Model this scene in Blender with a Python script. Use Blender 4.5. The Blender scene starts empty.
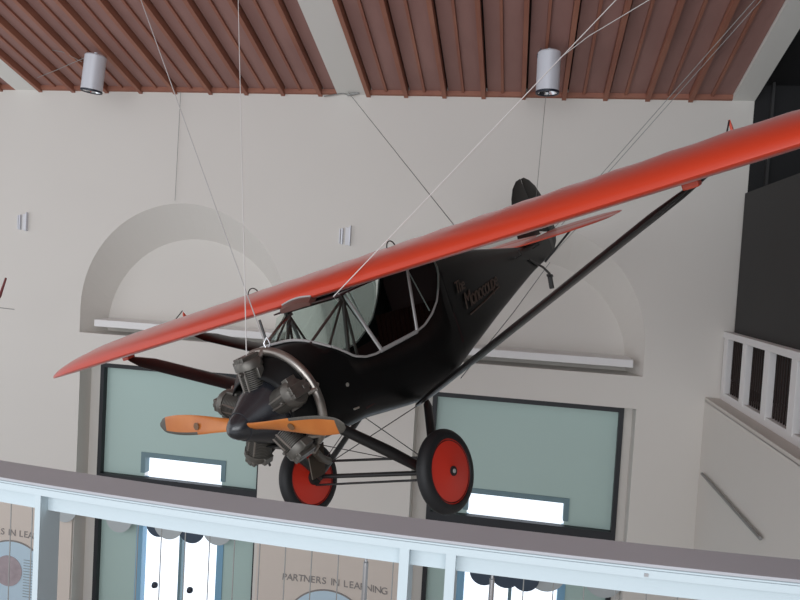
import bpy, bmesh, math, random
from mathutils import Vector, Matrix
random.seed(4)
S = bpy.context.scene
C = S.collection
PI = math.pi
D = 12.0            # distance camera -> back wall

# ------------------------------------------------------------------ materials
def mat(name, col, rough=.6, metal=0., spec=.5, bump=0., bscale=30., var=0., vscale=3., coat=0., coatior=1.5, emit=None, es=1.):
    m = bpy.data.materials.new(name); m.use_nodes = True
    nt = m.node_tree; b = nt.nodes['Principled BSDF']
    b.inputs['Base Color'].default_value = (*col, 1)
    b.inputs['Roughness'].default_value = rough
    b.inputs['Metallic'].default_value = metal
    b.inputs['Specular IOR Level'].default_value = spec
    b.inputs['Coat Weight'].default_value = coat
    b.inputs['Coat Roughness'].default_value = .25; b.inputs['Coat IOR'].default_value = coatior
    if emit:
        b.inputs['Emission Color'].default_value = (*emit, 1); b.inputs['Emission Strength'].default_value = es
    tc = nt.nodes.new('ShaderNodeTexCoord')
    if var:
        n = nt.nodes.new('ShaderNodeTexNoise'); n.inputs['Scale'].default_value = vscale; n.inputs['Detail'].default_value = 4
        r = nt.nodes.new('ShaderNodeMapRange'); r.inputs['To Min'].default_value = 1-var; r.inputs['To Max'].default_value = 1+var
        mx = nt.nodes.new('ShaderNodeVectorMath'); mx.operation = 'SCALE'; mx.inputs[0].default_value = col
        nt.links.new(tc.outputs['Object'], n.inputs['Vector']); nt.links.new(n.outputs['Fac'], r.inputs['Value'])
        nt.links.new(r.outputs['Result'], mx.inputs['Scale']); nt.links.new(mx.outputs[0], b.inputs['Base Color'])
    if bump:
        n = nt.nodes.new('ShaderNodeTexNoise'); n.inputs['Scale'].default_value = bscale; n.inputs['Detail'].default_value = 3
        bp = nt.nodes.new('ShaderNodeBump'); bp.inputs['Strength'].default_value = bump; bp.inputs['Distance'].default_value = .02
        nt.links.new(tc.outputs['Object'], n.inputs['Vector']); nt.links.new(n.outputs['Fac'], bp.inputs['Height'])
        nt.links.new(bp.outputs['Normal'], b.inputs['Normal'])
    return m
def glass(name, tint=(1, 1, 1), refl=.5):
    m = bpy.data.materials.new(name); m.use_nodes = True; nt = m.node_tree; nt.nodes.clear()
    o = nt.nodes.new('ShaderNodeOutputMaterial'); mx = nt.nodes.new('ShaderNodeMixShader')
    t = nt.nodes.new('ShaderNodeBsdfTransparent'); t.inputs[0].default_value = (*tint, 1)
    g = nt.nodes.new('ShaderNodeBsdfGlossy'); g.inputs['Roughness'].default_value = .05
    f = nt.nodes.new('ShaderNodeFresnel'); f.inputs[0].default_value = 1.3
    mu = nt.nodes.new('ShaderNodeMath'); mu.operation = 'MULTIPLY'; mu.inputs[1].default_value = refl
    nt.links.new(f.outputs[0], mu.inputs[0]); nt.links.new(mu.outputs[0], mx.inputs[0])
    nt.links.new(t.outputs[0], mx.inputs[1]); nt.links.new(g.outputs[0], mx.inputs[2]); nt.links.new(mx.outputs[0], o.inputs[0])
    return m
def wood(name, col, col2, scale=(1, 6, 30), rough=.5):
    m = mat(name, col, rough); nt = m.node_tree; b = nt.nodes['Principled BSDF']
    tc = nt.nodes.new('ShaderNodeTexCoord'); mp = nt.nodes.new('ShaderNodeMapping'); mp.inputs['Scale'].default_value = scale
    n = nt.nodes.new('ShaderNodeTexNoise'); n.inputs['Scale'].default_value = 1.; n.inputs['Detail'].default_value = 5
    cr = nt.nodes.new('ShaderNodeValToRGB'); cr.color_ramp.elements[0].color = (*col, 1); cr.color_ramp.elements[1].color = (*col2, 1)
    cr.color_ramp.elements[0].position = .35; cr.color_ramp.elements[1].position = .68
    nt.links.new(tc.outputs['Object'], mp.inputs[0]); nt.links.new(mp.outputs[0], n.inputs['Vector'])
    nt.links.new(n.outputs['Fac'], cr.inputs[0]); nt.links.new(cr.outputs[0], b.inputs['Base Color'])
    return m

M = dict(
    wall=mat('plaster_wall', (.69, .66, .615), .9, bump=.05, bscale=8, var=.025, vscale=.6),
    wall_low=mat('painted_panel', (.64, .60, .55), .7),
    trimw=mat('white_plaster', (.80, .79, .78), .8),
    beam=mat('white_beam', (.72, .71, .67), .7),
    board=wood('ceiling_board', (.285, .152, .132), (.335, .182, .158), (3, .5, 3), .65),
    batten=wood('ceiling_batten', (.28, .105, .068), (.35, .145, .09), (3, .5, 3), .6),
    gapdark=mat('ceiling_gap', (.030, .018, .015), .8),
    floor=mat('stone_floor', (.35, .33, .30), .5, var=.1),
    frame=mat('window_frame_dark', (.018, .02, .024), .5),
    teal=mat('frosted_teal_glass', (.45, .59, .55), .35, var=.02, vscale=.4),
    doorlight=mat('daylight_pane', (.9, .95, 1), .3, emit=(.82, .90, 1.), es=1.15),
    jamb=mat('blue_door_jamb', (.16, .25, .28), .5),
    jambl=mat('pale_blue_door_jamb', (.22, .42, .58), .4),  # blue glow of the bright opening painted into the jamb colour
    black=mat('void_black', (.010, .010, .011), .8),  # darkness of the gallery void painted as black walls and ceiling
    panel=mat('charcoal_panel', (.030, .029, .029), .7, bump=.05),
    railw=mat('painted_rail_white', (.56, .645, .68), .45, var=.01),  # white paint, with the blue of the daylight mixed into its colour
    cap=mat('brushed_cap_grey', (.47, .475, .50), .42, metal=.1, var=.05, vscale=6),
    groove=mat('rail_groove', (.30, .34, .36), .6),
    steel=mat('steel', (.55, .55, .56), .3, metal=.9),
    cable=mat('steel_cable', (.30, .30, .29), .5, metal=.5),
    cablem=mat('mid_grey_cable', (.50, .48, .47), .5),
    cablew=mat('pale_cable', (.72, .70, .68), .5),
    beige=mat('banner_beige', (.70, .62, .55), .7, var=.03, vscale=2),
    ink=mat('banner_ink', (.27, .25, .24), .7),
    pic=mat('banner_picture', (.55, .70, .80), .6),
    pic2=mat('banner_picture_red', (.42, .35, .37), .6, var=.25, vscale=8),
    discg=mat('disc_grey', (.48, .52, .53), .6),
    discn=mat('disc_navy', (.05, .075, .11), .6),
    red=mat('wing_orange_red', (.56, .045, .016), .42, spec=.25, coat=.9, coatior=1.22, var=.04, vscale=2),
    redt=mat('tail_red', (.62, .085, .045), .45, coat=.3),
    redw=mat('wheel_red', (.58, .030, .014), .40, coat=.2, var=.03, vscale=5),
    redline=mat('wheel_ring_dark', (.10, .005, .004), .5),
    gloss=mat('gloss_black', (.005, .005, .005), .38, spec=.2, var=.1),
    satin=mat('satin_black_fabric', (.016, .017, .015), .5, spec=.5),
    strut=mat('strut_black', (.010, .009, .009), .38, spec=.5),
    cone=mat('nose_black', (.016, .017, .021), .25, spec=.6, coat=.3),
    tyre=mat('rubber', (.012, .012, .013), .55, spec=.4, bump=.1, bscale=60),
    engine=mat('engine_metal', (.14, .13, .115), .42, metal=.6, var=.3, vscale=20),
    engined=mat('engine_dark', (.03, .029, .027), .5, metal=.5, var=.3, vscale=30),
    pipe=mat('exhaust_steel', (.33, .30, .27), .30, metal=.85, var=.15, vscale=10),
    brass=mat('small_fitting', (.65, .62, .55), .35, metal=.8),
    bracket=mat('brown_metal', (.10, .080, .062), .45, metal=.6, var=.2, vscale=12),
    prop=wood('propeller_wood', (.44, .125, .024), (.56, .19, .04), (3, 3, 3), .32),
    sheath=mat('propeller_sheath', (.11, .10, .085), .45, metal=.4, var=.3, vscale=60),
    decal=mat('propeller_decal', (.16, .08, .035), .5),
    mould=mat('grey_moulding', (.42, .41, .40), .4, metal=.2),
    tube=mat('cabin_tube', (.045, .030, .027), .45),
    fairing=mat('fairing_smoky_red', (.13, .055, .045), .3, coat=.4),
    interior=mat('cabin_lining', (.030, .008, .008), .8, var=.15),
    seat=mat('seat_leather', (.016, .004, .003), .95, spec=.08),
    goldt=mat('faded_gold_lettering', (.085, .058, .044), .6),
    spot=mat('spot_can', (.66, .68, .73), .4, metal=.1),
    chrome=mat('spot_reflector', (.85, .87, .9), .12, metal=1.),
    darkrim=mat('spot_rim', (.015, .02, .035), .4),
    whitebox=mat('white_box', (.70, .70, .72), .5),
    glass=glass('clear_glass', (.86, .95, .92), .6),
)

for k_, w_ in (('red', .16), ('redt', .15)):
    b_ = M[k_].node_tree.nodes['Principled BSDF']; b_.inputs['Sheen Weight'].default_value = w_; b_.inputs['Sheen Roughness'].default_value = .35
# ------------------------------------------------------------------ mesh builder
class MB:
    def __init__(s): s.v = []; s.f = []; s.m = []
    def add(s, vs, fs, mi=0):
        o = len(s.v); s.v += [tuple(v) for v in vs]
        for f in fs: s.f.append([i+o for i in f]); s.m.append(mi)
        return s
    def box(s, a, b, mi=0):
        (x0, y0, z0), (x1, y1, z1) = a, b
        vs = [(x, y, z) for z in (z0, z1) for y in (y0, y1) for x in (x0, x1)]
        return s.add(vs, [(0, 2, 3, 1), (4, 5, 7, 6), (0, 1, 5, 4), (2, 6, 7, 3), (0, 4, 6, 2), (1, 3, 7, 5)], mi)
    def obox(s, o, ax, ay, az, mi=0):
        o, ax, ay, az = map(Vector, (o, ax, ay, az))
        vs = [o+ax*i+ay*j+az*k for k in (-1, 1) for j in (-1, 1) for i in (-1, 1)]
        return s.add(vs, [(0, 2, 3, 1), (4, 5, 7, 6), (0, 1, 5, 4), (2, 6, 7, 3), (0, 4, 6, 2), (1, 3, 7, 5)], mi)
    def tube(s, pts, r, n=8, flat=1., up=None, mi=0, closed=False):
        pts = [Vector(p) for p in pts]; N = len(pts)
        rr = r if isinstance(r, (list, tuple)) else [r]*N
        t0 = (pts[1]-pts[0]).normalized()
        if up is None: up = Vector((0, 0, 1)) if abs(t0.z) < .9 else Vector((1, 0, 0))
        up = Vector(up); rings = []
        for i, p in enumerate(pts):
            if closed: t = (pts[(i+1) % N]-pts[i-1]).normalized()
            else: t = (pts[min(i+1, N-1)]-pts[max(i-1, 0)]).normalized()
            a = t.cross(up)
            if a.length < 1e-5: a = t.orthogonal()
            a.normalize(); b = a.cross(t).normalized(); up = b
            rings.append([p+a*math.cos(2*PI*k/n)*rr[i]*flat+b*math.sin(2*PI*k/n)*rr[i] for k in range(n)])
        vs = [v for q in rings for v in q]; fs = []
        L = N if closed else N-1
        for i in range(L):
            for k in range(n):
                j = (i+1) % N
                fs.append((i*n+k, i*n+(k+1) % n, j*n+(k+1) % n, j*n+k))
        if not closed: fs += [tuple(range(n))[::-1], tuple((N-1)*n+k for k in range(n))]
        return s.add(vs, fs, mi)
    def lathe(s, prof, o=(0, 0, 0), ax=(0, 0, 1), n=24, mi=0):
        o = Vector(o); ax = Vector(ax).normalized(); a = ax.orthogonal().normalized(); b = ax.cross(a)
        vs = []; fs = []
        for h, r in prof:
            for k in range(n):
                t = 2*PI*k/n; vs.append(o+ax*h+(a*math.cos(t)+b*math.sin(t))*max(r, 1e-5))
        for i in range(len(prof)-1):
            for k in range(n): fs.append((i*n+k, i*n+(k+1) % n, (i+1)*n+(k+1) % n, (i+1)*n+k))
        return s.add(vs, fs, mi)
    def loft(s, rings, closed=True, caps=True, mi=0):
        n = len(rings[0]); vs = [v for r in rings for v in r]; fs = []
        for i in range(len(rings)-1):
            for k in range(n if closed else n-1):
                fs.append((i*n+k, i*n+(k+1) % n, (i+1)*n+(k+1) % n, (i+1)*n+k))
        if caps: fs += [tuple(range(n))[::-1], tuple((len(rings)-1)*n+k for k in range(n))]
        return s.add(vs, fs, mi)
    def prism(s, poly, d, mi=0):
        d = Vector(d); n = len(poly); vs = [Vector(p) for p in poly]+[Vector(p)+d for p in poly]
        fs = [tuple(range(n))[::-1], tuple(range(n, 2*n))]+[(i, (i+1) % n, n+(i+1) % n, n+i) for i in range(n)]
        return s.add(vs, fs, mi)
    def build(s, name, m, parent=None, smooth=True, bevel=0., loc=None, solid=0.):
        me = bpy.data.meshes.new(name); me.from_pydata([tuple(v) for v in s.v], [], s.f)
        bm = bmesh.new(); bm.from_mesh(me)
        bmesh.ops.remove_doubles(bm, verts=bm.verts, dist=1e-6)
        bmesh.ops.recalc_face_normals(bm, faces=bm.faces); bm.to_mesh(me); bm.free()
        o = bpy.data.objects.new(name, me); C.objects.link(o)
        ms = m if isinstance(m, (list, tuple)) else [m]
        for q in ms: me.materials.append(M[q] if isinstance(q, str) else q)
        if len(ms) > 1 and len(me.polygons) == len(s.m):
            for p, i in zip(me.polygons, s.m): p.material_index = i
        if smooth:
            me.polygons.foreach_set('use_smooth', [True]*len(me.polygons))
            try: me.set_sharp_from_angle(angle=math.radians(35))
            except Exception: pass
        if parent: o.parent = parent
        if loc: o.location = loc
        if bevel:
            b = o.modifiers.new('bevel', 'BEVEL'); b.width = bevel; b.segments = 2; b.limit_method = 'ANGLE'
        if solid:
            b = o.modifiers.new('solid', 'SOLIDIFY'); b.thickness = solid; b.offset = -1
        return o
def tag(o, label=None, cat=None, group=None, kind=None):
    if label: o['label'] = label
    if cat: o['category'] = cat
    if group: o['group'] = group
    if kind: o['kind'] = kind
    return o
def empty(name, loc=(0, 0, 0)):
    o = bpy.data.objects.new(name, None); C.objects.link(o); o.location = loc; o.empty_display_size = .2; return o
def copy_tree(o, parent=None):
    c = o.copy(); C.objects.link(c); c.parent = parent
    for ch in list(o.children): copy_tree(ch, c)
    return c
def text(name, body, size, m, parent, mtx, ext=.002, shear=0., align='LEFT', space=1.):
    cu = bpy.data.curves.new(name, 'FONT'); cu.body = body; cu.size = size; cu.extrude = ext; cu.shear = shear
    cu.align_x = align; cu.space_character = space
    t = bpy.data.objects.new(name, cu); C.objects.link(t)
    me = bpy.data.meshes.new_from_object(t.evaluated_get(bpy.context.evaluated_depsgraph_get()))
    C.objects.unlink(t); bpy.data.objects.remove(t)
    o = bpy.data.objects.new(name, me); C.objects.link(o); me.materials.clear(); me.materials.append(M[m])
    o.parent = parent; o.matrix_local = mtx
    return o
def struct(mb, name, m, parent=None, **k):
    o = mb.build(name, m, parent, **k)
    if not parent: tag(o, kind='structure')
    return o

# ------------------------------------------------------------------ camera
yaw, pitch, roll, F = 0.17111705, -0.04393609, 0.05749247, 706.047
cy, sy, cp, sp, cr, sr = math.cos(yaw), math.sin(yaw), math.cos(pitch), math.sin(pitch), math.cos(roll), math.sin(roll)
r = Vector((cy, sy, 0)); f = Vector((-sy, cy, 0)); u = Vector((0, 0, 1))
f2 = f*cp+u*sp; u2 = u*cp-f*sp
r3 = r*cr+u2*sr; u3 = u2*cr-r*sr
cam = bpy.data.cameras.new('camera'); co = bpy.data.objects.new('camera', cam); C.objects.link(co)
mt = Matrix((r3, u3, -f2)).transposed().to_4x4(); co.matrix_world = mt
cam.sensor_width = 36; cam.lens = F/800*36; cam.clip_start = .02; cam.clip_end = 200
S.camera = co

# ------------------------------------------------------------------ room shell
CT = 3.0; SL = math.tan(.3037)             # ceiling height at the wall, slope
def cz(y): return CT+(D-y)*SL
NICHES = [(-6.12, 2.02), (.04, 1.98)]      # centre X, outer radius
WINS = [(-7.88, -4.56, -8.10, -4.49), (-1.44, 1.815, -1.70, 1.955)]   # frame X0,X1, recess X0,X1
ZW1, ZW0 = -2.07, -8.0
NB = -1.53; NC = -1.06
def arch(cx, R, zc, zb, n=32):
    pts = [(cx-R, zb)]+[(cx-R*math.cos(PI*i/n), zc+R*math.sin(PI*i/n)) for i in range(n+1)]+[(cx+R, zb)]
    return pts
w = MB()
XL, XR = -15.0, 3.4
def wq(x0, z0, x1, z1): w.add([(x0, D, z0), (x1, D, z0), (x1, D, z1), (x0, D, z1)], [(0, 1, 2, 3)])
# horizontal bands
wq(XL, 1.1, XR, CT+.22)
edges = [XL]
for cx, R in NICHES: edges += [cx-R, cx+R]
edges += [XR]
for i in range(0, len(edges), 2): wq(edges[i], NB, edges[i+1], 1.1)
for cx, R in NICHES:
    a = arch(cx, R, NC, NB)
    for (xa, za), (xb, zb) in zip(a[1:-2], a[2:-1]):
        w.add([(xa, D, za), (xb, D, zb), (xb, D, 1.1), (xa, D, 1.1)], [(0, 1, 2, 3)])
    # reveal to a smaller arch set lower and deeper
    b = arch(cx+.0, R-.20, NC-.42, NB, 32)
    bb = [(x, D+.6, z) for x, z in b]; aa = [(x, D, z) for x, z in a]
    w.loft([aa, bb], closed=True, caps=False)
    w.add(bb, [tuple(range(len(bb)))])
wq(XL, ZW1+.0, XR, NB)
edges = [XL]
for q in WINS: edges += [q[2], q[3]]
edges += [3.0]
for i in range(0, len(edges), 2): wq(edges[i], ZW0, edges[i+1], ZW1)
wq(3.0, -1.84, XR, ZW1)
WD = .37
for x0, x1, ro0, ro1 in WINS:
    for P in ([(ro0, D, ZW0), (ro0, D+WD, ZW0), (ro0, D+WD, ZW1), (ro0, D, ZW1)],
              [(ro1, D, ZW0), (ro1, D+WD, ZW0), (ro1, D+WD, ZW1), (ro1, D, ZW1)],
              [(ro0, D, ZW1), (ro0, D+WD, ZW1), (ro1, D+WD, ZW1), (ro1, D, ZW1)],
              [(ro0, D+WD, ZW0), (x0, D+WD, ZW0), (x0, D+WD, ZW1), (ro0, D+WD, ZW1)],
              [(x1, D+WD, ZW0), (ro1, D+WD, ZW0), (ro1, D+WD, ZW1), (x1, D+WD, ZW1)]):
        w.add(P, [(0, 1, 2, 3)])
struct(w, 'wall_back', 'wall', smooth=False)
for i, (cx, R) in enumerate(NICHES):
    x0 = cx-R+.28; x1 = cx+R-.16
    struct(MB().box((x0, D+.02, -1.40), (x1, D+.58, -1.27)), 'trim_%d' % (i+1), 'trimw', smooth=False, bevel=.01)
# ceiling: three bays of boards and battens between white beams
beams = [(-9.66, -9.16), (-3.38, -2.86), (3.06, 3.40)]
YN = -4.0
def slab(mb, x0, x1, d0, d1, y0=YN, y1=D, mi=0):   # a strip lying d0..d1 below the ceiling plane
    vs = [(x, y, cz(y)-d) for d in (d0, d1) for y in (y0, y1) for x in (x0, x1)]
    mb.add(vs, [(0, 2, 3, 1), (4, 5, 7, 6), (0, 1, 5, 4), (2, 6, 7, 3), (0, 4, 6, 2), (1, 3, 7, 5)], mi)
bays = [(-15.0, beams[0][0]), (beams[0][1], beams[1][0]), (beams[1][1], beams[2][0])]
for bi, (x0, x1) in enumerate(bays):
    mb = MB()
    slab(mb, x0, x1, -.12, -.10, mi=2)
    nb = max(1, round((x1-x0)/.3335)); pitch_ = (x1-x0)/nb
    if bi == 0: nb = 16; pitch_ = .3335
    for k in range(nb):
        xa = x1-(k+1)*pitch_ if bi == 0 else x0+k*pitch_
        if xa < x0-.01: xa = x0
        # board with a shadow gap on its left, every other batten deep
        slab(mb, xa+(.100 if k % 2 == 0 else .045), xa+pitch_-.006, -.10, -.02)
        if k % 2 == 0: slab(mb, xa+.0, xa+.070, -.10, .085, mi=1)
        else: slab(mb, xa-.004, xa+.040, -.10, .015, mi=1)
    slab(mb, x0, x1, -.02, .05, D-.05, D, mi=1)
    struct(mb, 'ceiling' if bi == 0 else 'ceiling_bay', ['board', 'batten', 'gapdark'], smooth=False)
for i, (a, b) in enumerate(beams):
    mb = MB(); slab(mb, a, b, -.12, .045)
    struct(mb, 'ceiling_beam', 'beam', smooth=False)
# gallery side (right)
struct(MB().box((3.0, -4, ZW0), (3.12, D, -1.83)), 'wall_right', 'wall', smooth=False)
struct(MB().box((3.0, -4, -1.84), (5.2, D+.3, -1.78)), 'floor_gallery', 'wall_low', smooth=False)
struct(MB().box((5.2, -4, -1.9), (5.3, D+.4, 12)), 'wall_gallery_side', 'black', smooth=False)
struct(MB().box((3.395, D-.0, -1.8), (5.25, D+.15, 6)), 'wall_gallery_end', 'black', smooth=False)
mb = MB(); slab(mb, 3.40, 5.25, -.3, -.2); struct(mb, 'ceiling_gallery', 'black', smooth=False)
mb = MB(); mb.box((3.62, D-.09, 1.5), (3.66, D-.02, 5)); struct(mb, 'trim_gallery', 'panel', smooth=False)
struct(MB().box((XL, -4, ZW0-.1), (3.1, D+1, ZW0)), 'floor', 'floor', smooth=False)
struct(MB().box((-3.2, -2.5, -1.9), (2.9, 1.46, -1.62)), 'floor_bridge', 'floor', smooth=False)

# ------------------------------------------------------------------ windows
for wi, (x0, x1, a, b) in enumerate(WINS):
    root = empty('window_%d' % (wi+1), ((x0+x1)/2, D+WD, ZW0)); tag(root, kind='structure')
    ox, oy, oz = root.location
    def L(x, y, z): return (x-ox, y-oy, z-oz)
    fr = MB(); t = .075
    y0, y1 = D+WD-.05, D+WD+.08
    def fb(xa, za, xb, zb): fr.box(L(xa, y0, za), L(xb, y1, zb))
    fb(x0, ZW0, x0+t, ZW1); fb(x1-t, ZW0, x1, ZW1); fb(x0+t, ZW1-.135, x1-t, ZW1); fb(x0+t, -4.55, x1-t, -4.27)
    fr.build('window_frame', 'frame', root, smooth=False)
    dx = (-6.95, -5.36) if wi == 0 else (-.73, .96)
    zt = -3.89
    y = D+WD+.07
    pane = MB()   # teal glass around the bright opening
    for xa, za, xb, zb in ((x0, ZW0, dx[0], ZW1), (dx[1], ZW0, x1, ZW1), (dx[0], zt, dx[1], ZW1)):
        pane.box(L(xa, y, za), L(xb, y+.02, zb))
    pane.build('glass_pane', 'teal', root, smooth=False)
    MB().box(L(dx[0], y+.14, ZW0), L(dx[1], y+.16, zt)).build('bright_pane', 'doorlight', root, smooth=False)
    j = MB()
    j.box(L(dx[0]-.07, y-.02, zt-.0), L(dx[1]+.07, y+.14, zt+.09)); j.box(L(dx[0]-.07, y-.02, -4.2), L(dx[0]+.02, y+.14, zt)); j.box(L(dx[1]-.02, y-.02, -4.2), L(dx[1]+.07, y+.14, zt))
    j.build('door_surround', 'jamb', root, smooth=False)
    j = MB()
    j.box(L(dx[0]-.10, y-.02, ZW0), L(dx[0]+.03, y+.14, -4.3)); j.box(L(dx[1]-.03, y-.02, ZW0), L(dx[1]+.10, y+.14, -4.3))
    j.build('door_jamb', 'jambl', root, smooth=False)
    j = MB(); xm = (dx[0]+dx[1])/2
    j.box(L(xm-.03, y+.04, ZW0), L(xm+.03, y+.14, -4.45))
    j.build('door_mullion', 'jamb', root, smooth=False)
# daylight opening windows' lower decoration: round discs hung on thin rods in front of the glass
def disc(x, z, R, m, lab):
    o = MB().lathe([(0, 0), (0, R), (.012, R), (.012, 0)], (0, 0, 0), (0, 1, 0), 40).build('hanging_disc', m)
    o.location = (x, D+.20, z+.06)
    tag(o, lab, 'disc', 'round discs hung before the lower windows'); return o
disc(-8.25, -4.95, .25, 'discg', 'pale grey disc left of the left window, lowest part showing under the rail').location.y = D-.10
disc(-7.30, -5.12, .27, 'discg', 'pale grey disc before the teal glass at the left edge of the left window')
disc(-6.52, -5.16, .24, 'discn', 'navy disc at the left of the bright opening of the left window').location.y += .05
disc(-6.28, -5.10, .30, 'discg', 'pale grey disc overlapping a navy disc before the left window')
disc(-5.83, -5.17, .26, 'discn', 'navy disc in the middle of the bright left opening').location.y += .03
disc(-5.30, -5.10, .29, 'discg', 'pale grey disc at the right edge of the bright left opening')
disc(-.36, -5.24, .24, 'discn', 'navy disc nearest the left edge of the right window opening')
disc(.03, -5.22, .27, 'discn', 'navy disc in the middle of the right window opening').location.y += .03
disc(.36, -5.25, .24, 'discn', 'navy disc touching the pale disc at the right window')
disc(.70, -5.12, .34, 'discg', 'wide pale grey disc at the right edge of the right window opening').location.y += .03
disc(1.66, -5.10, .32, 'discg', 'pale grey disc overlapping the right frame of the right window')
for i, (x, z) in enumerate(((-6.62, -6.30), (-5.90, -6.30))):
    o = MB().lathe([(-.06, 0), (-.045, .045), (0, .065), (.045, .045), (.06, 0)], (0, 0, 0), (0, 1, 0), 20).build('round_knob', 'darkrim')
    o.location = (x+.06, D+.3, z)
    tag(o, ['round dark knob low before the bright left opening, left of two', 'round dark knob low before the bright left opening, right of two'][i], 'knob')

# ------------------------------------------------------------------ banners
def banner(cx, x0, x1, lab, dz=0., tx=.09):
    root = empty('banner', (cx, D-.04, -8.0)); tag(root, lab, 'banner', 'beige banners between the lower windows')
    z1 = -4.6+8
    MB().box((x0-cx, 0, 0), (x1-cx, .03, z1)).build('banner_cloth', 'beige', root, smooth=False)
    MB().lathe([(0, 0), (0, .80), (.01, .80), (.01, 0)], (0, -.012, 8-6.58+dz), (0, 1, 0), 64).build('round_picture', 'pic', root, smooth=False)
    MB().lathe([(0, 0.80), (0, .825), (.01, .825), (.01, .80)], (0, -.014, 8-6.58+dz), (0, 1, 0), 64).build('picture_rim', 'ink', root, smooth=False)
    MB().lathe([(0, 0), (0, .30), (.01, .30), (.01, 0)], (-.08, -.022, 8-6.36+dz), (0, 1, 0), 40).build('picture_globe', 'pic2', root, smooth=False)
    ln = MB()
    for k in range(14):
        zz = 8-6.0-k*.055
        xw = .34+.12*math.sin(k*2.1)
        ln.box((.25, -.018, zz), (.25+xw*(1 if k > 1 else .6), -.013, zz+.012))
    ln.build('picture_lines', 'groove', root, smooth=False)
    # lettering on a very shallow arc
    s = 'PARTNERS IN LEARNING'; n = len(s); wtot = 1.95
    R = 14.0
    wd = {'I': .5, ' ': .6, 'M': 1.2, 'N': 1.1, 'G': 1.1}
    tot = sum(wd.get(c, 1) for c in s); acc = 0
    let = MB()
    for c in s:
        k = wd.get(c, 1); xx = tx-wtot/2+(acc+k/2)/tot*wtot; acc += k
        if c == ' ':
            let.build('lettering', 'ink', root, smooth=False); let = MB(); continue
        zz = 8-5.665+dz-(R-math.sqrt(R*R-xx*xx))
        mtx = Matrix.Translation((xx, -.006, zz)) @ Matrix.Rotation(-math.asin(xx/R)*-1*-1, 4, 'Y') @ Matrix.Rotation(PI/2, 4, 'X')
        cu = bpy.data.curves.new('l', 'FONT'); cu.body = c; cu.size = .175; cu.extrude = .003; cu.align_x = 'CENTER'
        t = bpy.data.objects.new('l', cu); C.objects.link(t)
        me = bpy.data.meshes.new_from_object(t.evaluated_get(bpy.context.evaluated_depsgraph_get()))
        let.add([mtx @ v.co for v in me.vertices], [tuple(p.vertices) for p in me.polygons])
        bpy.data.objects.remove(t); bpy.data.meshes.remove(me)
    let.build('lettering', 'ink', root, smooth=False)
    return root
banner(-2.95-.1, -4.42, -1.72, 'beige banner reading PARTNERS IN LEARNING between the two windows')
banner(-9.35, -10.7, -8.12, 'beige banner with round picture at the left edge of the photo', .11, -.05)

# ------------------------------------------------------------------ gallery railing, panel, handrail (right side)
gr = empty('gallery_railing', (3.27, 10, -1.78)); tag(gr, 'white painted railing with dark balusters on the right-hand gallery ledge', 'railing')
def G(x, y, z): return (x-3.27, y-10, z+1.78)
GY = [11.95-.955*i for i in range(8)]
MB().box(G(3.20, GY[-1], -.80), G(3.34, 12.0, -.70)).build('top_rail', 'railw2' if 'railw2' in M else 'trimw', gr, smooth=False, bevel=.008)
MB().box(G(3.22, GY[-1], -1.785), G(3.34, 12.0, -1.66)).build('bottom_rail', 'trimw', gr, smooth=False, bevel=.008)
for k, yy in enumerate(GY):
    MB().box(G(3.21, yy-.19, -1.70), G(3.30, yy, -.78)).build('post', 'trimw', gr, smooth=False, bevel=.006)
for k in range(len(GY)-1):
    for q in range(8):
        yy = GY[k]-.19-(q+.7)*(.765/8.4)
        MB().box(G(3.29, yy-.009, -1.67), G(3.308, yy+.009, -.79)).build('baluster', 'gapdark', gr, smooth=False)
o = MB().box((0, 0, 0), (.05, 8.5, 2.95)).build('charcoal_screen', 'panel', smooth=False)
o.location = (3.347, 3.44, -1.45)
tag(o, 'large flat charcoal screen standing behind the gallery railing at right', 'screen')
o = MB(); 
hr = empty('handrail', (2.955, 10, -2.94)); tag(hr, 'thin steel handrail fixed to the low wall at lower right', 'handrail')
MB().tube([(0, 1.65, 0), (0, 0, 0), (0, -1.12, 0)], .024, 12).build('rail', 'cable', hr)
for yy in (1.5, .3, -.9): MB().tube([(0, yy, -.01), (.07, yy, -.05)], .012, 8).build('bracket', 'steel', hr)

# ------------------------------------------------------------------ foreground bridge railing
br = empty('bridge_railing', (-.1, 1.35, -1.62)); tag(br, 'white railing with flat grey cap and thin steel cables across the foreground', 'railing')
BX0, BX1 = -2.2, 1.5
def yb(x): return 1.395+.050*(x+.1)**2
def B(x, dy, z): return (x+.1, yb(x)+dy-1.35, z+1.62)
def strip(x0, x1, d0, d1, z0, z1, n=24):
    mb = MB(); rings = []
    for i in range(n+1):
        x = x0+(x1-x0)*i/n
        rings.append([B(x, d0, z0), B(x, d1, z0), B(x, d1, z1), B(x, d0, z1)])
    mb.loft(rings); return mb
strip(BX0, BX1, -.100, .0, -.506, -.500).build('cap', 'cap', br, bevel=.001)
strip(BX0, BX1, -.097, -.004, -.5075, -.506).build('groove', 'groove', br)
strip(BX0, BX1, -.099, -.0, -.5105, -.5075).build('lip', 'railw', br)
strip(BX0, BX1, -.097, -.004, -.512, -.5105).build('groove', 'groove', br)
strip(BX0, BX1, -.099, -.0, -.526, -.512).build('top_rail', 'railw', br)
posts = [-1.81, -.990, -.188, -.100, .72]
for a, b in zip(posts[:-1], posts[1:]):
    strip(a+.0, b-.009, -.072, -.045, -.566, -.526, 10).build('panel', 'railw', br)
for px in posts:
    wdt = .0065 if px < -.5 else .0092
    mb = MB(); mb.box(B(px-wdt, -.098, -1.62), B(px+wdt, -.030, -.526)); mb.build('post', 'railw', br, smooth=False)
xs = -1.033
cab = MB()
cabx = [-1.30+.0545*i for i in range(6)]+[-.98+.0, ]
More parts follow.
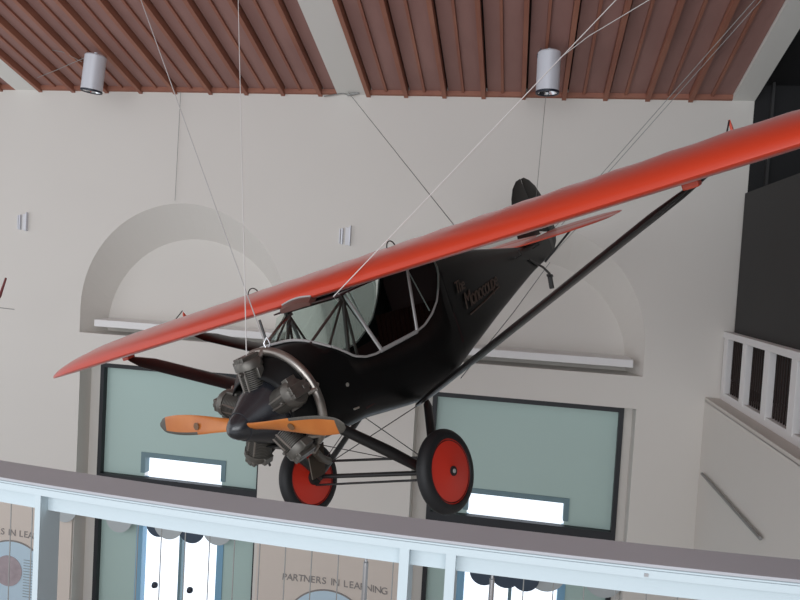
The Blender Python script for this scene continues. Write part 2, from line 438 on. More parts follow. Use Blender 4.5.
cabx = [-1.20, -1.145, -1.09, -1.033]+[-.767+.0553*i for i in range(11)]+[-.022, .037, .092, .148, .205, .26, .315, .37, .43, .49, .55, .61]
for x in cabx:
    if min(abs(x-p) for p in posts) < .02: continue
    MB().tube([B(x, -.06, -.566), B(x, -.06, -1.6)], .0012, 6).build('infill_cable', 'cable', br)
for x in (-.268, -.022):
    MB().lathe([(0, 0), (0, .0022), (-.010, .0028), (-.012, .0052), (-.10, .0056), (-.11, .004), (-.112, 0)], B(x, -.06, -.566), (0, 0, -1), 12)
    mb = MB().lathe([(0, 0), (0, .0026), (.009, .0030), (.011, .0050), (.10, .0056), (.11, .004), (.112, 0)], B(x, -.063, -.566), (0, 0, -1), 12)
    mb.build('tensioner', 'steel', br)
MB().box(B(.246, -.101, -.517), B(.253, -.099, -.523)).build('screw_plate', 'steel', br, smooth=False)

# ------------------------------------------------------------------ spotlights
def spot(loc, tilt, lab):
    root = empty('spotlight', loc); tag(root, lab, 'spotlight', 'white can spotlights under the ceiling'); root.rotation_euler = tilt
    r_ = .17; h = .60
    MB().lathe([(.0, .0), (.0, r_-.02), (-.02, r_), (-h, r_)], (0, 0, 0), (0, 0, 1), 40).build('can', 'spot', root)
    MB().lathe([(-h+.02, r_), (-h+.02, r_+.004), (-h-.012, r_+.004), (-h-.012, r_-.018), (-h+.02, r_-.018)], (0, 0, 0), (0, 0, 1), 40).build('rim', 'darkrim', root)
    MB().lathe([(-h+.005, r_-.018), (-h+.05, r_-.04), (-h+.16, r_-.08), (-h+.18, 0)], (0, 0, 0), (0, 0, 1), 32).build('reflector', 'chrome', root)
    MB().obox((0, 0, -h+.05), (.03, 0, 0), (0, .012, 0), (0, 0, .04)).build('lamp_bulb', 'darkrim', root, smooth=False)
    MB().tube([(0, 0, 0), (0, 0, .045)], .03, 10).build('stem', 'spot', root)
    MB().tube([(-.12, -.06, .03), (-.17, -.03, -.05), (-.168, -.02, -.10)], .008, 6).build('clip', 'darkrim', root)
    return root
spot((-7.25, 10.85, 3.26), (0, math.radians(5.5), 0), 'white can spotlight under the ceiling at upper left')
spot((.16, 10.75, 3.32), (0, math.radians(-1), 0), 'white can spotlight under the ceiling right of centre')
def cable(name, pts, rad, m, lab, cat='cable', group=None, n=6):
    o = MB().tube(pts, rad, n).build(name, m); tag(o, lab, cat, group); return o
cable('lamp_cord', [(-8.9, 11.6, 3.08), (-8.2, 11.2, 3.12), (-7.7, 10.95, 3.18), (-7.45, 10.85, 3.22)], .005, 'cable', 'thin pale cord sagging from the left spotlight to the ceiling edge')
cable('lamp_cord', [(.30, 10.7, 3.2), (.68, 10.3, 3.40), (1.20, 9.78, 3.58), (1.85, 9.1, 3.8)], .006, 'cablew', 'thin pale cord rising right from the centre spotlight')
cable('lamp_cord', [(-8.25, 10.9, 3.38), (-7.9, 10.9, 3.33), (-7.5, 10.85, 3.15)], .005, 'cable', 'short pale cord at the upper left side of the left spotlight')

# ------------------------------------------------------------------ wall fixtures
for i, (x, z) in enumerate(((-9.38, .48), (-3.09, .52))):
    root = empty('wall_fixture', (x, D, z)); tag(root, ['small white louvred fixture on the wall at far left', 'small white louvred fixture on the wall above the wing'][i], 'wall fixture', None)
    MB().box((-.01, -.04, -.16), (.07, 0, .15)).build('box', 'whitebox', root, smooth=False, bevel=.006)
    MB().box((.07, -.06, -.17), (.085, 0, .18)).build('side_plate', 'spot', root, smooth=False)
    MB().box((-.08, -.05, -.15), (-.055, 0, .13)).build('louvre', 'spot', root, smooth=False)
    MB().box((-.12, -.04, -.14), (-.10, 0, .12)).build('louvre', 'whitebox', root, smooth=False)

# ------------------------------------------------------------------ AIRPLANE (plane frame: x forward, y port, z up, origin wing leading edge centre)
PM = Matrix(((-0.3603712892857916, -0.8957934575520795, -0.26016651449674855),
             (0.8559292878371815, -0.42842678550086066, 0.28954368183045365),
             (-0.37083363936006636, -0.11834090954648809, 0.9211285692272703))).transposed()
PO = Vector((-1.74555905, 5.55522655, -0.33032206))
air = bpy.data.objects.new('airplane', None); C.objects.link(air)
air.matrix_world = Matrix.Translation(PO) @ PM.to_4x4()
tag(air, 'vintage black high-wing airplane with orange-red wing and radial engine hanging on cables', 'airplane')
def W(p): return PO+PM @ Vector(p)
def interp(t, x):
    if x >= t[0][0]: return t[0][1]
    for (a, va), (b, vb) in zip(t[:-1], t[1:]):
        if x >= b:
            k = (a-x)/(a-b); return va+(vb-va)*k
    return t[-1][1]
def smooth_tab(t, x):   # catmull-like smoothing by local averaging
    return sum(interp(t, x+d) for d in (-.08, -.04, 0, .04, .08))/5

# --- wing
SP = 4.34
def airfoil(u):
    h = 5*(.2969*math.sqrt(u)-.126*u-.3516*u*u+.2843*u**3-.1036*u**4)
    return h            # half-thickness for t=1
def wing_ring(y, n=22):
    a = abs(y); t = max(0, min(1, (a-3.25)/(SP-3.25))); k = 1-math.sqrt(max(0, 1-t*t))
    le = -.14*k; te = -1.50+1.22*k; c = le-te; tt = .176*(c/1.5)
    if k > .999: c = max(c, .02)
    rib = abs(math.sin(PI*y/.36)); sag = .007*rib
    up = []; lo = []
    for i in range(n+1):
        u_ = (1-math.cos(PI*i/n))/2
        h = airfoil(u_)*tt*2
        z0 = .03*(1-k)+.016
        zu = z0+.80*h*(1.0)-(sag*(1-k) if .08 < u_ < .95 else 0)*min(1, u_*3)
        zl = z0-.34*h*(1 if u_ < .3 else max(.0, 1-(u_-.3)/.5*.8))
        zd = -.075*u_*(c/1.5)
        up.append((le-c*u_, y, zu-zd)); lo.append((le-c*u_, y, zl-zd))
    return up[::-1]+lo[1:-1]
ys = []
y = -SP+.004
while y < SP-.004: ys.append(y); y += .06 if abs(y) > 3.7 else .09
ys.append(SP-.004)
wing = MB().loft([wing_ring(y) for y in ys]).build('wing', 'red', air)
# aileron hinge line and lift rings, control horns
def ail(s):
    ya, ybb = (2.1, 3.7) if s > 0 else (-3.7, -2.1)
    mb = MB()
    for i in range(9):
        pass
    mb.tube([(-1.18, ya, .066), (-1.18, (ya+ybb)/2, .066), (-1.18, ybb, .060)], .006, 6)
    return mb
for s in (1, -1): ail(s).build('aileron_hinge', 'redt', wing)
for s in (1, -1):
    yy = 3.2 if s > 0 else -2.95
    mb = MB(); mb.prism([(-1.06, yy, .07), (-1.22, yy, .07), (-1.13, yy, .27 if s > 0 else .25)], (0, .015, 0)); mb.build('control_horn', 'redt', wing, smooth=False)
    MB().tube([(-1.13, yy+.007, .265), (-.85, yy-.02*s, .13)], .006, 6).build('control_cable', 'strut', wing)
    pts = [(-.55-.09*math.cos(PI*i/10), (.60 if s > 0 else -1.12)+.03*i/10, .155+.10*math.sin(PI*i/10)) for i in range(11)]
    MB().tube(pts, .0055, 6).build('lift_ring', 'strut', wing)
# --- fuselage section tables
WT = [(.84, .27), (.78, .345), (.6, .385), (.3, .40), (-1.2, .40), (-2.2, .315), (-3.4, .19), (-4.6, .075), (-5.25, .022)]
ZB = [(.84, -.85), (.78, -.93), (.62, -.985), (.45, -1.0), (.05, -1.03), (-.35, -1.12), (-.64, -1.185), (-1.11, -1.195), (-1.72, -1.10), (-2.57, -.98), (-3.4, -.88), (-4.14, -.79), (-4.83, -.74), (-5.25, -.69)]
ZT = [(.84, -.38), (.78, -.27), (.6, -.215), (.3, -.19), (0, -.05), (-.5, .0), (-1.5, .0), (-2.5, -.13), (-4.1, -.42), (-5.25, -.47)]
ZS = [(.84, -.5), (.6, -.40), (.42, -.345), (.30, -.352), (.21, -.42), (.11, -.50), (-.02, -.55), (-.15, -.572), (-.25, -.57), (-.8, -.585), (-.95, -.57), (-1.12, -.515), (-1.28, -.43), (-1.40, -.32), (-1.50, -.20), (-1.55, -.08), (-1.56, -.03), (-1.9, -.12), (-2.5, -.23), (-4.1, -.50), (-5.25, -.54)]
EXP = [(.84, 2.1), (.55, 3.2), (.2, 4.2), (-1.2, 7), (-2.6, 6), (-5.25, 4)]
def sec(x, a0, a1, n):
    w_ = smooth_tab(WT, x); zb = smooth_tab(ZB, x); zt = smooth_tab(ZT, x); e = interp(EXP, x)
    zc = (zb+zt)/2; h = (zt-zb)/2
    out = []
    for i in range(n+1):
        a = a0+(a1-a0)*i/n; c_, s_ = math.cos(a), math.sin(a)
        out.append((x, w_*math.copysign(abs(c_)**(2/e), c_), zc+h*math.copysign(abs(s_)**(2/e), s_)))
    return out
def side_angle(x, zs):
    zb = smooth_tab(ZB, x); zt = smooth_tab(ZT, x); e = interp(EXP, x); zc = (zb+zt)/2; h = (zt-zb)/2
    k = max(-.98, min(.98, (zs-zc)/h)); return math.copysign(math.asin(abs(k)**(e/2)), k)
xs = [.84, .81, .78, .74, .70]
x = .65
while x > -1.66: xs.append(round(x, 3)); x -= .035
while x > -5.25: xs.append(round(x, 3)); x -= .18
xs.append(-5.25)
tub = MB(); rings = []
for x in xs:
    a = side_angle(x, interp(ZS, x)); rings.append(sec(x, a, -PI-a, 44))
tub.loft(rings, closed=False, caps=False)
rr = []
for x in [q for q in xs if q > .43]:
    a = side_angle(x, interp(ZS, x)); rr.append(sec(x, a, PI-a, 20))
edge = []; ymax = max(abs(v_[1]) for v_ in rr[-1])
for (X_, Y_, Z_) in rr[-1]:
    q = abs(Y_)/ymax; edge.append((.48-.18*q**4, Y_*(1+.02*q**4), -.195-.158*q**4))
rr.append(edge); tub.loft(rr, closed=False, caps=False)
rr = []
for x in [q for q in xs if q < -1.55]:
    a = side_angle(x, interp(ZS, x)); rr.append(sec(x, a, PI-a, 20))
tub.loft(rr, closed=False, caps=False)
fus = tub.build('fuselage', ['gloss'], air, solid=.012)
# paint sheen: tail half covered in satin doped fabric is the same black
# coaming moulding, both sides, joined round the cowl
for s in (1, -1):
    pts = []
    x = .30
    while x > -1.57:
        z = interp(ZS, x); a = side_angle(x, z); p = sec(x, a, a, 1)[0]; pts.append((x, s*(p[1]+.004), z+.004)); x -= .035
    pts += [(-1.56, s*.392, -.02)]
    rad = .010 if s > 0 else .008
    MB().tube(pts, rad, 8).build('window_moulding', 'mould', fus)
MB().tube([(x_, y_, z_+.006) for x_, y_, z_ in edge], .011, 8).build('cowl_moulding', 'mould', fus)
# window sill frame, posts
for s in (1, -1):
    yy = s*.405
    MB().tube([(-.22, yy, -.565), (-.5, yy, -.575), (-.80, yy, -.583)], .018, 8, flat=.6).build('window_sill', 'mould', fus)
    MB().tube([(-.11, s*.33, -.03), (-.23, yy, -.555)], .020, 8, flat=.6).build('door_post', 'mould', fus)
    MB().tube([(-1.0, s*.39, -.03), (-.80, yy, -.58)], .017, 8, flat=.6).build('door_post', 'mould', fus)
    MB().tube([(-1.02, s*.37, -.03), (-1.13, s*.38, -.48)], .006, 6).build('cabin_wire', 'mould', fus)
    MB().tube([(-.05, s*.33, -.012), (-.4, s*.36, -.008), (-1.0, s*.39, -.02), (-1.5, s*.38, -.03)], .012, 8).build('roof_rail', 'mould' if s > 0 else 'tube', fus)
    # steel tube bracing
    A_ = Vector((-.10, s*.315, -.05))
    for B_, rad in (((.43, s*.30, -.27), .012), ((.30, s*.345, -.36), .010), ((.12, s*.35, -.50), .016), ((.02, s*.35, -.56), .012), ((-.32, s*.35, -.62), .010)):
        MB().tube([A_, B_], rad, 8).build('cabane_tube', 'tube', fus)
    MB().obox((-.10, s*.315, -.045), (.03, 0, 0), (0, .02, 0), (0, 0, .025)).build('cabane_fitting', 'tube', fus, smooth=False)
MB().tube([(-.10, .315, -.03), (-.10, -.315, -.03)], .012, 8).build('cabane_tube', 'tube', fus)
MB().tube([(.36, .30, -.30), (.10, -.30, -.22)], .006, 6).build('cabane_tube', 'tube', fus)
# bulkhead and seat
mb = MB(); a = side_angle(-1.57, -.06)
mb.add([(q_[0], q_[1]*.95, -.55+(q_[2]+.55)*.95) for q_ in sec(-1.57, a, -PI-a, 30)], [tuple(range(31))]); mb.build('rear_bulkhead', 'interior', fus, smooth=False, solid=.01)
MB().box((-1.56, -.385, -.02), (.0, .385, -.008)).build('headliner', 'interior', fus, smooth=False)
st = MB()
st.obox((-.95, 0, -.90), (.25, 0, 0), (0, .34, 0), (0, 0, .06))
for k in range(12):
    yy = -.33+.06*k
    st.tube([(-1.16, yy, -.88), (-1.30, yy, -.42)], [.034, .030], 8)
st.build('seat', 'seat', fus)
for s in (1, -1):   # interior door lining
    MB().box((-1.54, s*.368-.004, -.92), (.15, s*.368+.004, -.62)).build('cabin_lining', 'interior', fus, smooth=False)
# glass: windshield and side windows
ws = MB(); n = len(edge); top = []; bot = []
for (X_, Y_, Z_) in edge:
    q = Y_/.40; top.append((.03-.10*q*q, Y_*.82, -.01-.02*q*q)); bot.append((X_, Y_, Z_+.004))
ws.loft([top, bot], closed=False, caps=False); ws.build('windshield', 'glass', air)
MB().tube(top, .007, 6).build('windshield_frame', 'tube', air)
for s in (1, -1):
    tp = []; bt = []; x = .27
    while x > -1.55:
        zt_ = -.03 if x < .02 else -.03+(interp(ZS, .28)+.03)*(x-.02)/.26
        tp.append((x, s*min(.385, .335+max(0, -x)*.06), max(zt_, interp(ZS, x)+.002))); bt.append((x, s*.398, interp(ZS, x))); x -= .06
    MB().loft([tp, bt], closed=False, caps=False).build('side_window', 'glass', air)
# lifting fairing over the leading edge centre
fa = MB(); rings = []
for i in range(9):
    y_ = -.25+.34*i/8; q = math.sin(PI*i/8)
    rings.append([(.04, y_, -.02), (.05, y_, .010+.02*q), (.0, y_, .045+.02*q), (-.08, y_, .075+.01*q), (-.10, y_, .04), (.0, y_, -.02)])
fa.loft(rings).build('leading_edge_fairing', 'fairing', air)
MB().tube([(.0, -.25+.34*i/8, .047+.02*math.sin(PI*i/8)) for i in range(9)], .008, 6).build('fairing_edge', 'mould', air)
# lettering
lt = empty('lettering'); lt.parent = fus
bpy.context.view_layer.update()
def flank(x):   # y on the flank at lettering height
    a = side_angle(x, -.6); return sec(x, a, a, 1)[0][1]
xa, xb = -1.66, -2.88
ya, yb_ = flank(xa), flank(xb)
ex = Vector((xb-xa, yb_-ya, .0)).normalized(); ez = Vector((0, 0, 1)); en = ex.cross(ez).normalized()
def TM(x, z, rot=0.):
    k = (x-xa)/(xb-xa); o = Vector((x, ya+(yb_-ya)*k, z))+en*.012*1
    e1 = ex*math.cos(rot)+ez*math.sin(rot); e2 = ez*math.cos(rot)-ex*math.sin(rot)
    m_ = Matrix((e1, e2, en)).transposed().to_4x4(); return Matrix.Translation(o) @ m_
if en.y < 0: en = -en
for nm, body, size, x_, z_ in (('script_the', 'The', .17, -1.70, -.475), ('script_name', 'Monocoupe', .235, -1.80, -.665)):
    t_ = text(nm, body, size, 'goldt', fus, TM(x_, z_, 0.02), .003, .35, space=.86)
bpy.data.objects.remove(lt)
MB().tube([TM(-1.86, -.73) @ Vector((0, 0, 0)), TM(-2.3, -.705) @ Vector((0, 0, 0)), TM(-2.80, -.66) @ Vector((0, 0, 0))], .008, 6).build('script_underline', 'goldt', fus)
# small step fittings on nose
MB().lathe([(0, 0), (0, .016), (.006, .016), (.01, 0)], (.30, .40, -.66), (0, 1, 0), 12).build('fuel_drain', 'brass', fus)
MB().tube([(.27, .405, -.86), (.33, .408, -.85)], .008, 6).build('step_pin', 'brass', fus)

# --- engine
ZE = -.62
eng = MB()
eng.lathe([(.60, .0), (.60, .30), (.70, .29), (.76, .24), (.82, .235), (.88, .20), (.93, .16), (.95, .0)], (0, 0, ZE), (1, 0, 0), 32)
eo = eng.build('engine', 'engined', air)
MB().lathe([(.90, .0), (.66, .30), (.74, .275), (.80, .250), (.88, .212), (.95, .172), (1.0, .142), (1.05, .115), (1.06, .110), (1.06, 0)], (0, 0, ZE), (1, 0, 0), 40).build('nose_cone', 'cone', air)
RE = .40
cyl0 = None
def cyl_mesh():
    mb = MB(); prof = [(.17, 0), (.17, .085)]
    h = .20
    while h < .345:
        prof += [(h, .074), (h+.003, .100), (h+.008, .100), (h+.011, .074)]; h += .0145
    prof += [(.345, .074), (.350, .106), (.39, .106), (.415, .090), (.43, .0)]
    mb.lathe(prof, (.80, 0, 0), (0, 0, 1), 20)
    return mb
def cyl_parts(i, ang):
    c_ = cyl0.copy() if i else cyl0
    return c_
angs = [88, 16, -56, -128, 160]
base = cyl_mesh().build('cylinder', 'engine', eo)
hd = MB()
hd.obox((.80, 0, .415), (.085, 0, 0), (0, .048, 0), (0, 0, .03)); hd.obox((.80, -.078, .385), (.045, 0, 0), (0, .035, 0), (0, 0, .03)); hd.obox((.80, .085, .30), (.03, 0, 0), (0, .025, 0), (0, 0, .05)); hd.obox((.80, .055, .395), (.03, 0, 0), (0, .03, 0), (0, 0, .02)); hd.obox((.86, 0, .43), (.03, 0, 0), (0, .016, 0), (0, 0, .018)); hd.obox((.74, 0, .43), (.03, 0, 0), (0, .016, 0), (0, 0, .018))
hd.tube([(.86, -.03, .42), (.86, .03, .42)], .016, 8); hd.tube([(.87, .02, .33), (.93, .02, .335)], .012, 8)
head = hd.build('cylinder_head', 'engine', eo, bevel=.016)
pr = MB().tube([(.90, .025, .13), (.885, .03, .41)], .008, 6).tube([(.90, -.025, .13), (.885, -.03, .41)], .008, 6).tube([(.72, .05, .40), (.67, .06, .44), (.62, .03, .42)], .02, 8)
rods = pr.build('push_rods', 'pipe', eo)
ip = MB().tube([(.72, -.06, .15), (.72, -.10, .28), (.74, -.05, .40)], .016, 8)
inp = ip.build('intake_pipe', 'engined', eo)
for i, a in enumerate(angs):
    for b_ in (base, head, rods, inp):
        c_ = b_ if i == 0 else b_.copy()
        if i: C.objects.link(c_); c_.parent = eo
        c_.location = (0, 0, ZE); c_.rotation_euler = (math.radians(a-90), 0, 0)
# exhaust collector ring
pts = []
for i in range(30):
    a = math.radians(100-i*5.2); pts.append((.66, RE*1.06*math.cos(a), ZE+RE*1.06*math.sin(a)))
MB().tube(pts, [.034]*28+[.03, .026], 12).build('exhaust_ring', 'pipe', air)
for a in (98, 16, -40):
    aa = math.radians(a); 
    MB().tube([(.76, .37*math.cos(aa), ZE+.37*math.sin(aa)), (.70, .41*math.cos(aa), ZE+.41*math.sin(aa)), (.66, .424*math.cos(aa), ZE+.424*math.sin(aa))], .022, 8).build('exhaust_stub', 'pipe', air)
mb = MB(); mb.tube([(.66, .20, -1.02), (.55, .12, -1.12), (.42, .05, -1.20)], .03, 10); mb.build('exhaust_pipe', 'bracket', air)
mb = MB(); mb.prism([(.62, .06, -1.08), (.42, .06, -1.04), (.52, .06, -1.26), (.66, .06, -1.24)], (0, .012, 0)); mb.build('exhaust_bracket', 'bracket', air, smooth=False)
MB().tube([(.70, -.20, -.95), (.72, -.26, -1.0), (.70, -.28, -1.07)], .010, 6).build('drain_pipe', 'strut', air)
# --- propeller
pr_root = bpy.data.objects.new('propeller', None); C.objects.link(pr_root); pr_root.parent = air; pr_root.location = (1.03, 0, ZE); 
pr_root.rotation_euler = (-.129, 0, 0)
MB().lathe([(.0, 0), (.0, .112), (.04, .098), (.08, .080), (.11, .058), (.13, .034), (.14, 0)], (.0, 0, 0), (1, 0, 0), 32).build('spinner', 'cone', pr_root)
def blade(s):
    mb = MB(); rings = []; N = 26; Lb = .93 
    mats = []
    for i in range(N+1):
        q = i/N; rr_ = .03+q*(Lb-.03)
        if q < .12: ch = .135-.15*q; th = .070-.20*q
        elif q < .3: ch = .117+(q-.12)*.1; th = .046-(q-.12)*.10
        else: ch = .135+.045*math.sin(min(1, (q-.3)/.42)*PI/2)-max(0, q-.78)*.22; th = .028-(q-.3)*.026
        if q > .90: ch *= math.sqrt(max(.03, 1-((q-.90)/.105)**2))
        tw = math.radians(58-48*min(1, q*1.3)**.8)
        ring = []
        for k in range(16):
            a = 2*PI*k/16; cx_ = math.cos(a)*ch*.43; tz = math.sin(a)*th/2*(1.0 if math.sin(a) > 0 else .45)
            # chord direction: tangential cos(tw), axial sin(tw); thickness perpendicular
            tang = cx_*math.cos(tw)-tz*math.sin(tw); ax = cx_*math.sin(tw)+tz*math.cos(tw)
            ring.append((ax, s*rr_, s*tang))
        rings.append(ring)
    n = 16; vs = [v for q_ in rings for v in q_]
    fa_, fb_ = [], []
    for i in range(N):
        for k in range(n):
            fc = (i*n+k, i*n+(k+1) % n, (i+1)*n+(k+1) % n, (i+1)*n+k)
            (fb_ if (i > N*.48 and k in (14, 15, 0, 1)) or i >= N-2 else fa_).append(fc)
    mb.add(vs, fa_, 0); mb.add(vs, fb_, 1)
    mb.add([rings[-1][k] for k in range(n)], [tuple(range(n))], 1)
    return mb
for s in (1, -1):
    mb = blade(s)
    me_o = mb.build('blade', ['prop', 'sheath', 'decal'], pr_root)
    MB().lathe([(0, 0), (0, .028), (.002, .028), (.002, 0)], (.022 if s > 0 else .024, s*.48, 0), (1, 0, -.25*s), 16).build('blade_decal', 'decal', pr_root, smooth=False)
# --- lift struts (flat streamlined)
def flatstrut(a, b, ch, th, up=(1, 0, 0), endtaper=True):
    a, b = Vector(a), Vector(b); pts = [a+(b-a)*t for t in (0, .03, .10, .5, .93, 1)]
    rads = [.35, .6, 1, 1, 1, .6]
    return MB().tube(pts, [ch/2*k for k in rads], 12, flat=th/ch, up=up)
for s in (1, -1):
    for (xt, xb) in ((-.30, -.50), (-1.208, -1.36)):
        flatstrut((xt, 3.01*s, -.03), (xb, .39*s, -1.14), .24, .055).build('lift_strut', 'strut', air)
    MB().obox((-.30, 3.03*s, -.012), (.05, 0, 0), (0, .05, 0), (0, 0, .026)).build('strut_fitting', 'redt', air, bevel=.01)
# --- landing gear
AX = {1: Vector((-.07, .61, -1.595)), -1: Vector((-.07, -.64, -1.53))}
for s in (1, -1):
    a = AX[s]
    MB().tube([(.45, .33*s, -.95), a+(Vector((.45, .33*s, -.95))-a)*.5, a+Vector((0, -.03*s, 0))], [.040, .046, .040], 12, flat=.7).build('gear_strut', 'strut', air)
    flatstrut((-.66, .36*s, -1.17), a+Vector((-.03, 0, .0)), .09, .045).build('gear_strut', 'strut', air)
    MB().tube([a, a+Vector((0, .20*s, 0))], .028, 12).build('axle_stub', 'engined', air)
    MB().lathe([(0, 0), (0, .07), (.03, .07), (.05, .05), (.06, 0)], a+Vector((0, .03*s, 0)), (0, s, 0), 20).build('brake_drum', 'engined', air)
MB().tube([AX[1], AX[-1]], .020, 10).build('spreader_bar', 'strut', air)
MB().tube([AX[1]+Vector((.06, 0, -.03)), AX[-1]+Vector((.06, 0, -.05))], .010, 8).build('spreader_bar', 'strut', air)
MB().tube([AX[1]+Vector((-.12, -.05, .08)), AX[-1]+Vector((-.14, .05, .08))], .012, 8).build('spreader_bar', 'strut', air)
for s in (1, -1):
    MB().tube([(-.55, .34*s, -1.17), AX[-s]+Vector((-.03, 0, .05))], .0045, 6).build('brace_wire', 'strut', air)
    MB().tube([(.40, .33*s, -.97), AX[-s]+Vector((.0, 0, .05))], .0035, 6).build('brace_wire', 'strut', air)
def wheel(a, s):
    root = bpy.data.objects.new('wheel', None); C.objects.link(root); root.parent = air; root.location = a+Vector((0, .12*s, 0)); root.rotation_euler = (0, 0, math.radians(-4))
    R_ = .332; tw = .062
    prof = []
    for i in range(21):
        t = PI*(i/20)*1.36-PI*.68+0
        prof.append((math.sin(t)*tw, R_-.068+math.cos(t)*.068))
    prof = [(-.028, .247)]+[p for p in prof if p[1] > .243]+[(.028, .247)]
    MB().lathe(prof, (0, 0, 0), (0, 1, 0), 56).build('tyre', 'tyre', root)
    for q in (1, -1):
        MB().lathe([(.030*q, .268), (.044*q, .260), (.048*q, .244)], (0, 0, 0), (0, 1, 0), 48).build('wheel_rim', 'redw', root)
        MB().lathe([(.048*q, .244), (.045*q, .239), (.048*q, .234)], (0, 0, 0), (0, 1, 0), 48).build('rim_groove', 'redline', root)
        MB().lathe([(.048*q, .234), (.060*q, .12), (.072*q, .035), (.073*q, 0)], (0, 0, 0), (0, 1, 0), 48).build('wheel_disc', 'redw', root)
    MB().lathe([(.060*s, .040), (.082*s, .038), (.084*s, .020), (.078*s, .018), (.078*s, 0)], (0, 0, 0), (0, 1, 0), 24).build('hub_ring', 'tyre', root)
    MB().lathe([(.076*s, .018), (.088*s, .016), (.090*s, 0)], (0, 0, 0), (0, 1, 0), 16).build('hub_cap', 'mould', root)
for s in (1, -1): wheel(AX[s], s)
# --- tail
def lens_prism(poly, axis, th, name, m, parent):
    # rounded flat surface: thick at the centre, thin at the outline
    c_ = Vector((0, 0, 0))
    for p in poly: c_ += Vector(p)
    c_ /= len(poly); ax = Vector(axis)
    rings = []
    for k, h in ((1.0, 0), (.97, th*.5), (.6, th)):
        rings.append([c_+(Vector(p)-c_)*k+ax*h for p in poly])
    ringsm = [[c_+(Vector(p)-c_)*k-ax*h for p in poly] for k, h in ((1.0, 0), (.97, th*.5), (.6, th))]
    mb = MB(); mb.loft([*reversed(ringsm), *rings[1:]], caps=True); return mb.build(name, m, parent)
tz = -.405
stab = []; elev = []
for i in range(25):
    a = PI*i/24
    stab.append((-4.75+.65*math.sin(a)**.62, 1.20*math.cos(a), tz))
lens_prism(stab, (0, 0, 1), .018, 'tailplane', 'redt', air)
for s in (1, -1):
    el = [(-4.77, .04*s, tz), (-4.77, 1.20*s, tz)]
    for i in range(1, 12):
        a = PI/2*i/12; el.append((-4.78-.53*math.sin(a)**.7, (.10+1.10*math.cos(a))*s, tz))
    el.append((-5.28, .10*s, tz))
    lens_prism(el, (0, 0, 1), .014, 'elevator', 'redt', air)
fin = [(-4.22, 0, -.32), (-4.27, 0, -.12), (-4.34, 0, .07), (-4.43, 0, .20), (-4.56, 0, .32), (-4.73, 0, .40), (-4.90, 0, .42), (-4.915, 0, .28), (-4.955, 0, .12), (-4.96, 0, -.40)]
lens_prism(fin, (0, 1, 0), .016, 'fin', 'satin', air)
rud = [(-4.925, 0, .415), (-5.03, 0, .42), (-5.18, 0, .365), (-5.31, 0, .27), (-5.41, 0, .12), (-5.50, 0, -.08), (-5.54, 0, -.30), (-5.52, 0, -.47), (-5.42, 0, -.60), (-5.27, 0, -.68), (-5.26, 0, -.42), (-4.975, 0, -.36), (-4.97, 0, .12), (-4.93, 0, .28)]
lens_prism(rud, (0, 1, 0), .014, 'rudder', 'satin', air)
MB().tube([(-4.05, .14, -.60), (-4.45, .11, -.79), (-4.72, .05, -.93), (-4.80, .0, -.99)], [.010, .016, .018, .016], 8).build('tail_skid', 'strut', air)
mb = MB(); mb.obox((-4.74, .02, -1.06), (.02, 0, .01), (0, .03, 0), (.03, 0, -.08)); mb.obox((-4.78, .02, -.97), (.05, 0, .02), (0, .028, 0), (-.006, 0, .018)); mb.build('skid_shoe', 'strut', air, smooth=False, bevel=.008)
for s in (1, -1):
    MB().tube([(-4.85, .55*s, tz), (-4.70, .05*s, -.76)], .014, 8, flat=.6).build('tail_strut', 'strut', air)
    MB().tube([(-5.0, .62*s, tz), (-4.85, .04*s, -.75)], .004, 6).build('tail_wire', 'cable', air)
MB().tube([(-4.86, .05, -.80), (-3.0, .22, -1.03), (-1.25, .38, -1.20)], .0045, 6).build('belly_wire', 'cable', air)
MB().tube([(-3.6, .18, -.49), (-3.62, .26, -.47), (-3.64, .23, -.40)], .009, 6).build('control_horn', 'strut', air)
MB().tube([(-4.3, .12, -.50), (-4.32, .22, -.47), (-4.3, .16, -.40)], .009, 6).build('control_horn', 'strut', air)

# ------------------------------------------------------------------ suspension cables
G_ = 'steel suspension cables of the airplane'
cable('suspension_cable', [W((.66, .10, -.20)), (-5.22, 7.98, 4.10)], .0048, 'cablem', 'thin steel cable from the engine mount up to the left top of the photo', group=G_)
cable('suspension_cable', [W((.80, .02, -.19)), (-3.62, 8.04, 4.10)], .0040, 'cablew', 'near-vertical pale thin cable rising from the top cylinder', group=G_)
cable('suspension_cable', [W((.0, .34, -.06)), W((.15, .44, .0)), (2.57, 6.39, 4.64)], .0040, 'cablew', 'white cable crossing before the wing up past the centre spotlight', group=G_)
cable('suspension_cable', [W((-1.45, .80, .03)), (-3.16, 11.9, 2.97)], .0050, 'cable', 'dark thin cable from the beam end down behind the wing', group=G_)
cable('suspension_cable', [W((-5.18, .02, .10)), (.17, 11.30, 3.2)], .0036, 'cable', 'faint vertical cable running from the tail fin to the ceiling', group=G_)
cable('suspension_cable', [W((-4.9, .26, -.36)), (3.00, 8.30, 4.08)], .0045, 'cable', 'left one of two parallel cables rising to the upper right corner', group=G_)
cable('suspension_cable', [W((-4.95, .34, -.36)), (3.05, 8.28, 4.05)], .0042, 'cable', 'right one of two parallel cables rising to the upper right corner', group=G_)
cable('hanging_wire', [(-6.27, 11.93, 2.95), (-6.29, 11.93, 1.0)], .0045, 'cable', 'faint short cord hanging above the left arched niche', group=None)
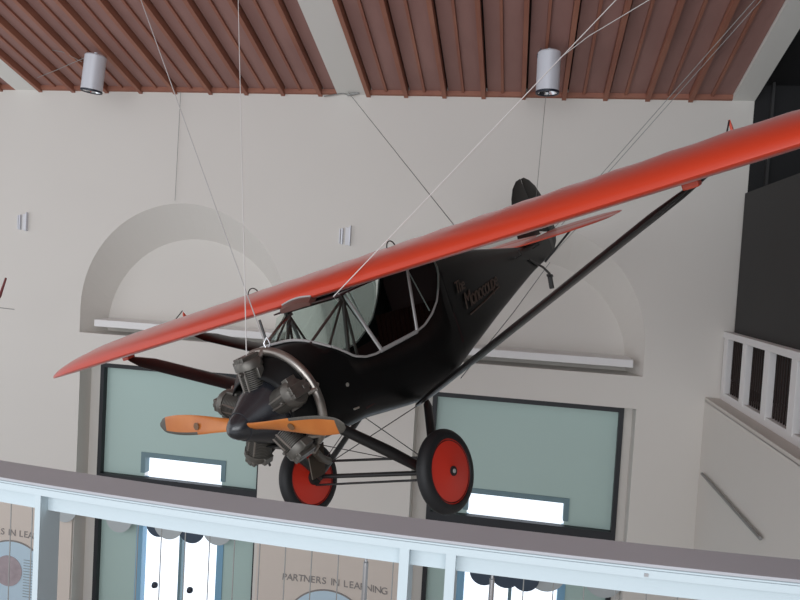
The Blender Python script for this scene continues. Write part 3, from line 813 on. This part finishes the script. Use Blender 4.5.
# hook on the engine mount cable
hk = empty('cable_hook', W((.66, .10, -.20))); tag(hk, 'small steel snap hook where a cable meets the engine', 'hook')
MB().tube([(0, 0, 0), (.02, 0, .05), (-.01, 0, .10), (-.03, 0, .05)], .007, 6, closed=True).build('hook_link', 'steel', hk)
MB().tube([(-.02, 0, .09), (-.08, .02, .22)], .010, 6).build('turnbuckle', 'strut', hk)
# anchor bracket at the beam end
an = empty('cable_anchor', (-3.16, 11.95, 2.97)); tag(an, 'small dark metal anchor at the foot of the white beam', 'anchor')
MB().tube([(-.45, 0, -.06), (-.1, 0, .0), (.0, 0, -.04)], .010, 6).build('anchor_rod', 'cable', an)
MB().obox((.08, -.02, -.02), (.10, 0, .02), (0, .02, 0), (0, 0, .012)).build('anchor_plate', 'cable', an, smooth=False)
# another hanging model's edge at the far left
ab = empty('hanging_rod', (-8.55, 10.3, -.85)); tag(ab, 'slim dark red rod tip entering at the left edge of the photo', 'rod')
MB().tube([(-.10, 0, -.28), (.10, 0, .03), (.20, 0, .33)], [.028, .024, .016], 8).build('rod', mat('dark_red_rod', (.16, .02, .02), .5), ab)
cable('hanging_wire', [(-9.2, 10.4, -1.0), (-8.26, 10.4, -1.035)], .007, 'cable', 'short horizontal wire stub at the left edge below the red rod')

# ------------------------------------------------------------------ light
wd = bpy.data.worlds.new('world'); S.world = wd; wd.use_nodes = True
bg = wd.node_tree.nodes['Background']; bg.inputs[0].default_value = (.86, .90, .97, 1); bg.inputs[1].default_value = .90
def area(name, loc, target, sx, sy, power, col):
    l = bpy.data.lights.new(name, 'AREA'); l.shape = 'RECTANGLE'; l.size = sx; l.size_y = sy; l.energy = power; l.color = col
    o = bpy.data.objects.new(name, l); C.objects.link(o); o.location = loc
    o.rotation_euler = (Vector(target)-Vector(loc)).to_track_quat('-Z', 'Y').to_euler(); return o
area('window_light_behind', (-2, -8, 1.5), (-2, 10, 0), 14, 6, 950, (.93, .96, 1))
area('window_light_left', (-13, 3, 0), (0, 8, 0), 8, 7, 120, (1, .98, .95))  # side light added to brighten from the left, no window there
S.view_settings.view_transform = 'Standard'; S.view_settings.look = 'None'; S.view_settings.gamma = 1; S.view_settings.use_curve_mapping = False
S.view_settings.exposure = 0
